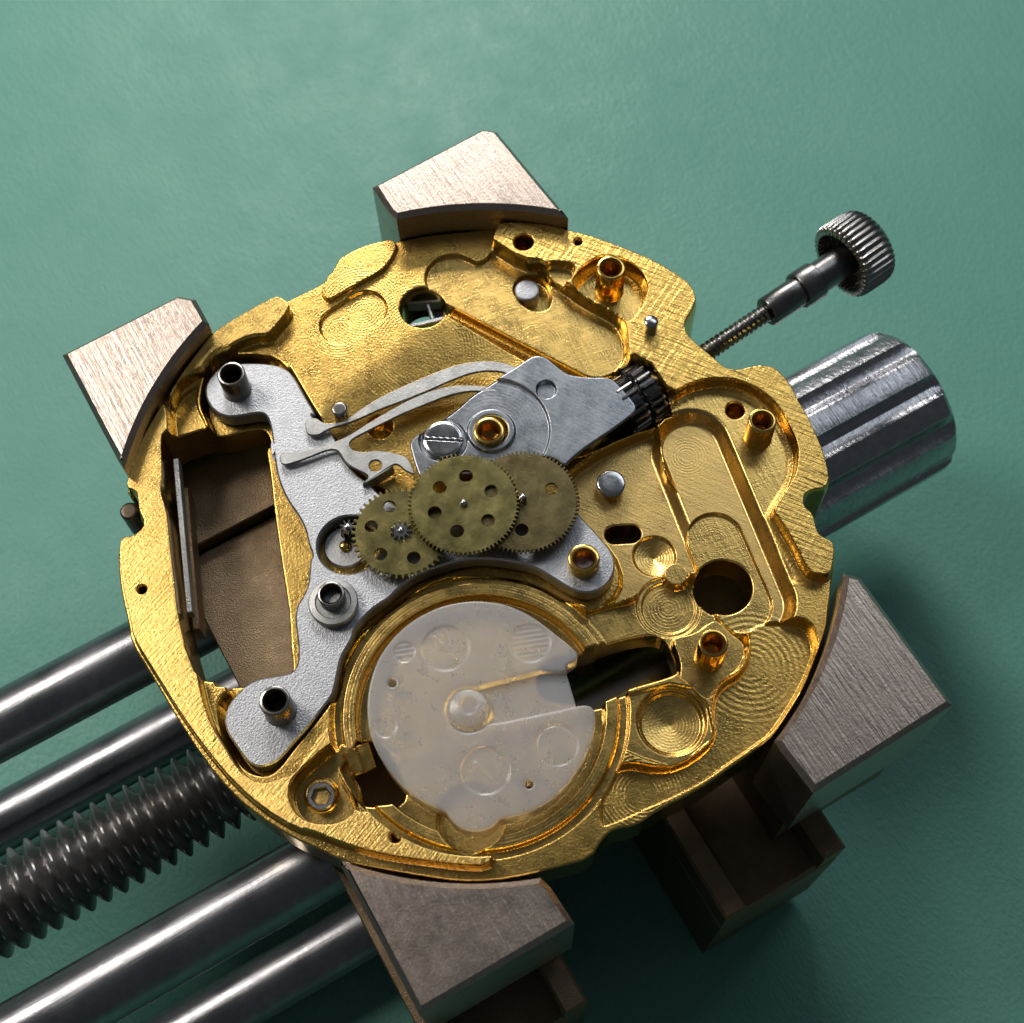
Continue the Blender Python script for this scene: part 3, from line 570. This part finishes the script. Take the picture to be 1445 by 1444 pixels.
def knurl(r, z, a):
    if r < 1.5: return r
    f = (a*38/(2*math.pi)) % 1; return r*(1-.055*(math.sin(math.pi*f)**.7))
lathe('crown_cap', [(.5, sc_+1.0), (1.40, sc_+.95), (1.45, sc_+.1), (1.55, sc_), (1.72, sc_+.02), (1.84, sc_+.14), (1.86, sc_+.5), (1.86, sc_+1.3), (1.83, sc_+1.6), (1.70, sc_+1.82), (1.45, sc_+1.95), (.8, sc_+2.05), (.05, sc_+2.08)], metal('crown_nickel', (.42, .40, .38), (.3, .28, .26), .2, .32, (4, .25, .03)), t, 380, Mx, knurl, smooth=50)
tag(t, 'knurled dark crown on its black threaded stem sticking out at the upper right', 'crown')
# hex socket screw
hcx = P(*px('S1', (780, 1008))[0], -.6); t = empty('hex_socket_screw', (*hcx, -1.0))
prism('screw_head', [circ((0, 0), .56, 40), circ((0, 0), .36, 6, .2)], 0, .4, rod_steel, t, .05); lathe('socket_floor', [(.5, 0.0), (.5, .02), (.2, .1), (.02, .12)], black_steel, t, 20)
tag(t, 'small hex socket screw in the tear shaped pocket at the lower left', 'screw')
# contact latch near it
t = empty('contact_clip', (*P(*px('S1', (970, 790))[0], -.7), -1.5)); IC = Matrix.Translation(-t.location)
def cap2(f, a, b_, r, z): return capsule(P(*px(f, a)[0], z), P(*px(f, b_)[0], z), r)
o = prism('clip_tongue', [A(-.5, ('S1', (915, 745), (965, 700), (1000, 700), (1050, 820), (1045, 860), (1000, 875), (975, 850)), n=0)], -.9, -.5, brass, t, .08); o.data.transform(IC)
o = prism('clip_arm', [A(-.9, ('S1', (1000, 690), (1080, 660), (1130, 820), (1050, 860)), n=0)], -1.3, -.92, brass, t, .06); o.data.transform(IC)
o = prism('clip_tail', [A(-1.2, ('S1', (870, 870), (930, 840), (1000, 900), (1040, 1020), (1010, 1070), (985, 1060)), n=1)], -2.0, -1.15, brass, t, .08); o.data.transform(IC)
tag(t, 'small bent brass clip between the hex screw and the plastic disc', 'clip')
# milky plastic disc
pd = empty('plastic_disc', (DC[0], DC[1], -1.8)); IP = Matrix.Translation(-pd.location)
pf = Field((-6.6, -14.4), (4.2, -3.0), .04, -.6)
TP = -.6
SP = A(TP, ('S2', (135, 680), (142, 560), (170, 450), (220, 350), (300, 255), (400, 180), (520, 125), (640, 103), (720, 100), (850, 118), (980, 180), (1090, 265), (1160, 320), (1205, 362), (1212, 390), (1180, 415), (1145, 432), (1165, 500), (1195, 600), (1205, 640), (1250, 630), (1290, 645), (1303, 700), (1290, 800), (1240, 920), (1160, 1040), (1060, 1130), (940, 1190), (820, 1208), (800, 1225), (770, 1258), (715, 1277), (650, 1275), (590, 1245), (555, 1205), (540, 1175), (460, 1145), (370, 1095), (280, 1010), (210, 910), (155, 800)), n=2)
pf.outline(SP)
chan = A(TP, ('S2', (640, 548), (1145, 425), (1300, 560), (1210, 635), (1210, 645), (700, 752), (560, 700), (560, 600)), n=1)
pf.level(chan, TP-.28, .09)
pf.level(circ(P(*px('S2', (655, 655))[0], TP), 1.02, 50), TP-.15, .2); pf.level(circ(P(*px('S2', (655, 650))[0], TP+.1), .88, 50), cone(P(*px('S2', (655, 650))[0], TP+.1), TP+.24, -.22), .1); pf.level(circ(P(*px('S2', (655, 642))[0], TP), .38, 40), TP+.08, .08)
for q, r, dz in (((538, 342), .98, -.05), ((968, 315), .84, -.05), ((325, 362), .46, -.04), ((232, 745), .45, -.035), ((740, 965), .98, -.05), ((1103, 835), .86, -.06), ((1100, 835), .78, .03)):
    pf.level(circ(P(*px('S2', q)[0], TP), r, 50), dz, .05, rel=True)
for q, q2 in (((480, 285), (590, 395)), ((690, 925), (790, 1030))):
    pf.level(capsule(P(*px('S2', q)[0], TP), P(*px('S2', q2)[0], TP), .06), .07, .04, rel=True)
for q, r in (((538, 342), .9), ((740, 965), .9)):
    c_ = P(*px('S2', q)[0], TP); w_ = pf.win(circ(c_, r), 0); rr = np.hypot(pf.X[w_]-c_[0], pf.Y[w_]-c_[1]) < r; pf.H[w_] += rr*rng.normal(0, .006, rr.shape)
for q in ((968, 315), (325, 362)):
    c_ = P(*px('S2', q)[0], TP); w_ = pf.win(circ(c_, .8), 0); rr = np.hypot(pf.X[w_]-c_[0], pf.Y[w_]-c_[1]) < (.76 if q[0] > 500 else .4); pf.H[w_] += rr*.01*np.sin((pf.Y[w_]-.15*pf.X[w_])*30)
for q in ((265, 520), (962, 1035)): pf.hole(circ(P(*px('S2', q)[0], TP), .17, 20))
o = pf.build('disc_body', [plastic], -1.75, pd); o.data.transform(IP)
tag(pd, 'translucent milky plastic disc with a slot to its edge and a round tab', 'plastic disc')
# steel clip glimpsed through the round hole
t = empty('steel_cage', (*P(*px('Q', (420, 1240))[0], -4.5), -5)); IF = Matrix.Translation(-t.location)
def fbar(a, b_, wd, z0, z1, m):
    a = np.array(P(*px('Q', a)[0], z1)); b_ = np.array(P(*px('Q', b_)[0], z1)); d = (b_-a)/np.linalg.norm(b_-a); n = np.array([-d[1], d[0]])*wd/2
    o = prism('frame_bar', [[a-n, b_-n, b_+n, a+n]], z0, z1, m, t, .02); o.data.transform(IF)
fbar((275, 1178), (545, 1162), .13, -2.3, -1.6, silver); fbar((290, 1325), (540, 1268), .17, -2.3, -1.6, silver); fbar((440, 1185), (470, 1275), .12, -2.3, -1.63, silver); fbar((490, 1185), (520, 1275), .5, -3.3, -2.4, rod_steel)
tag(t, 'bright steel frame glimpsed through the round hole near the top of the plate', 'steel frame')
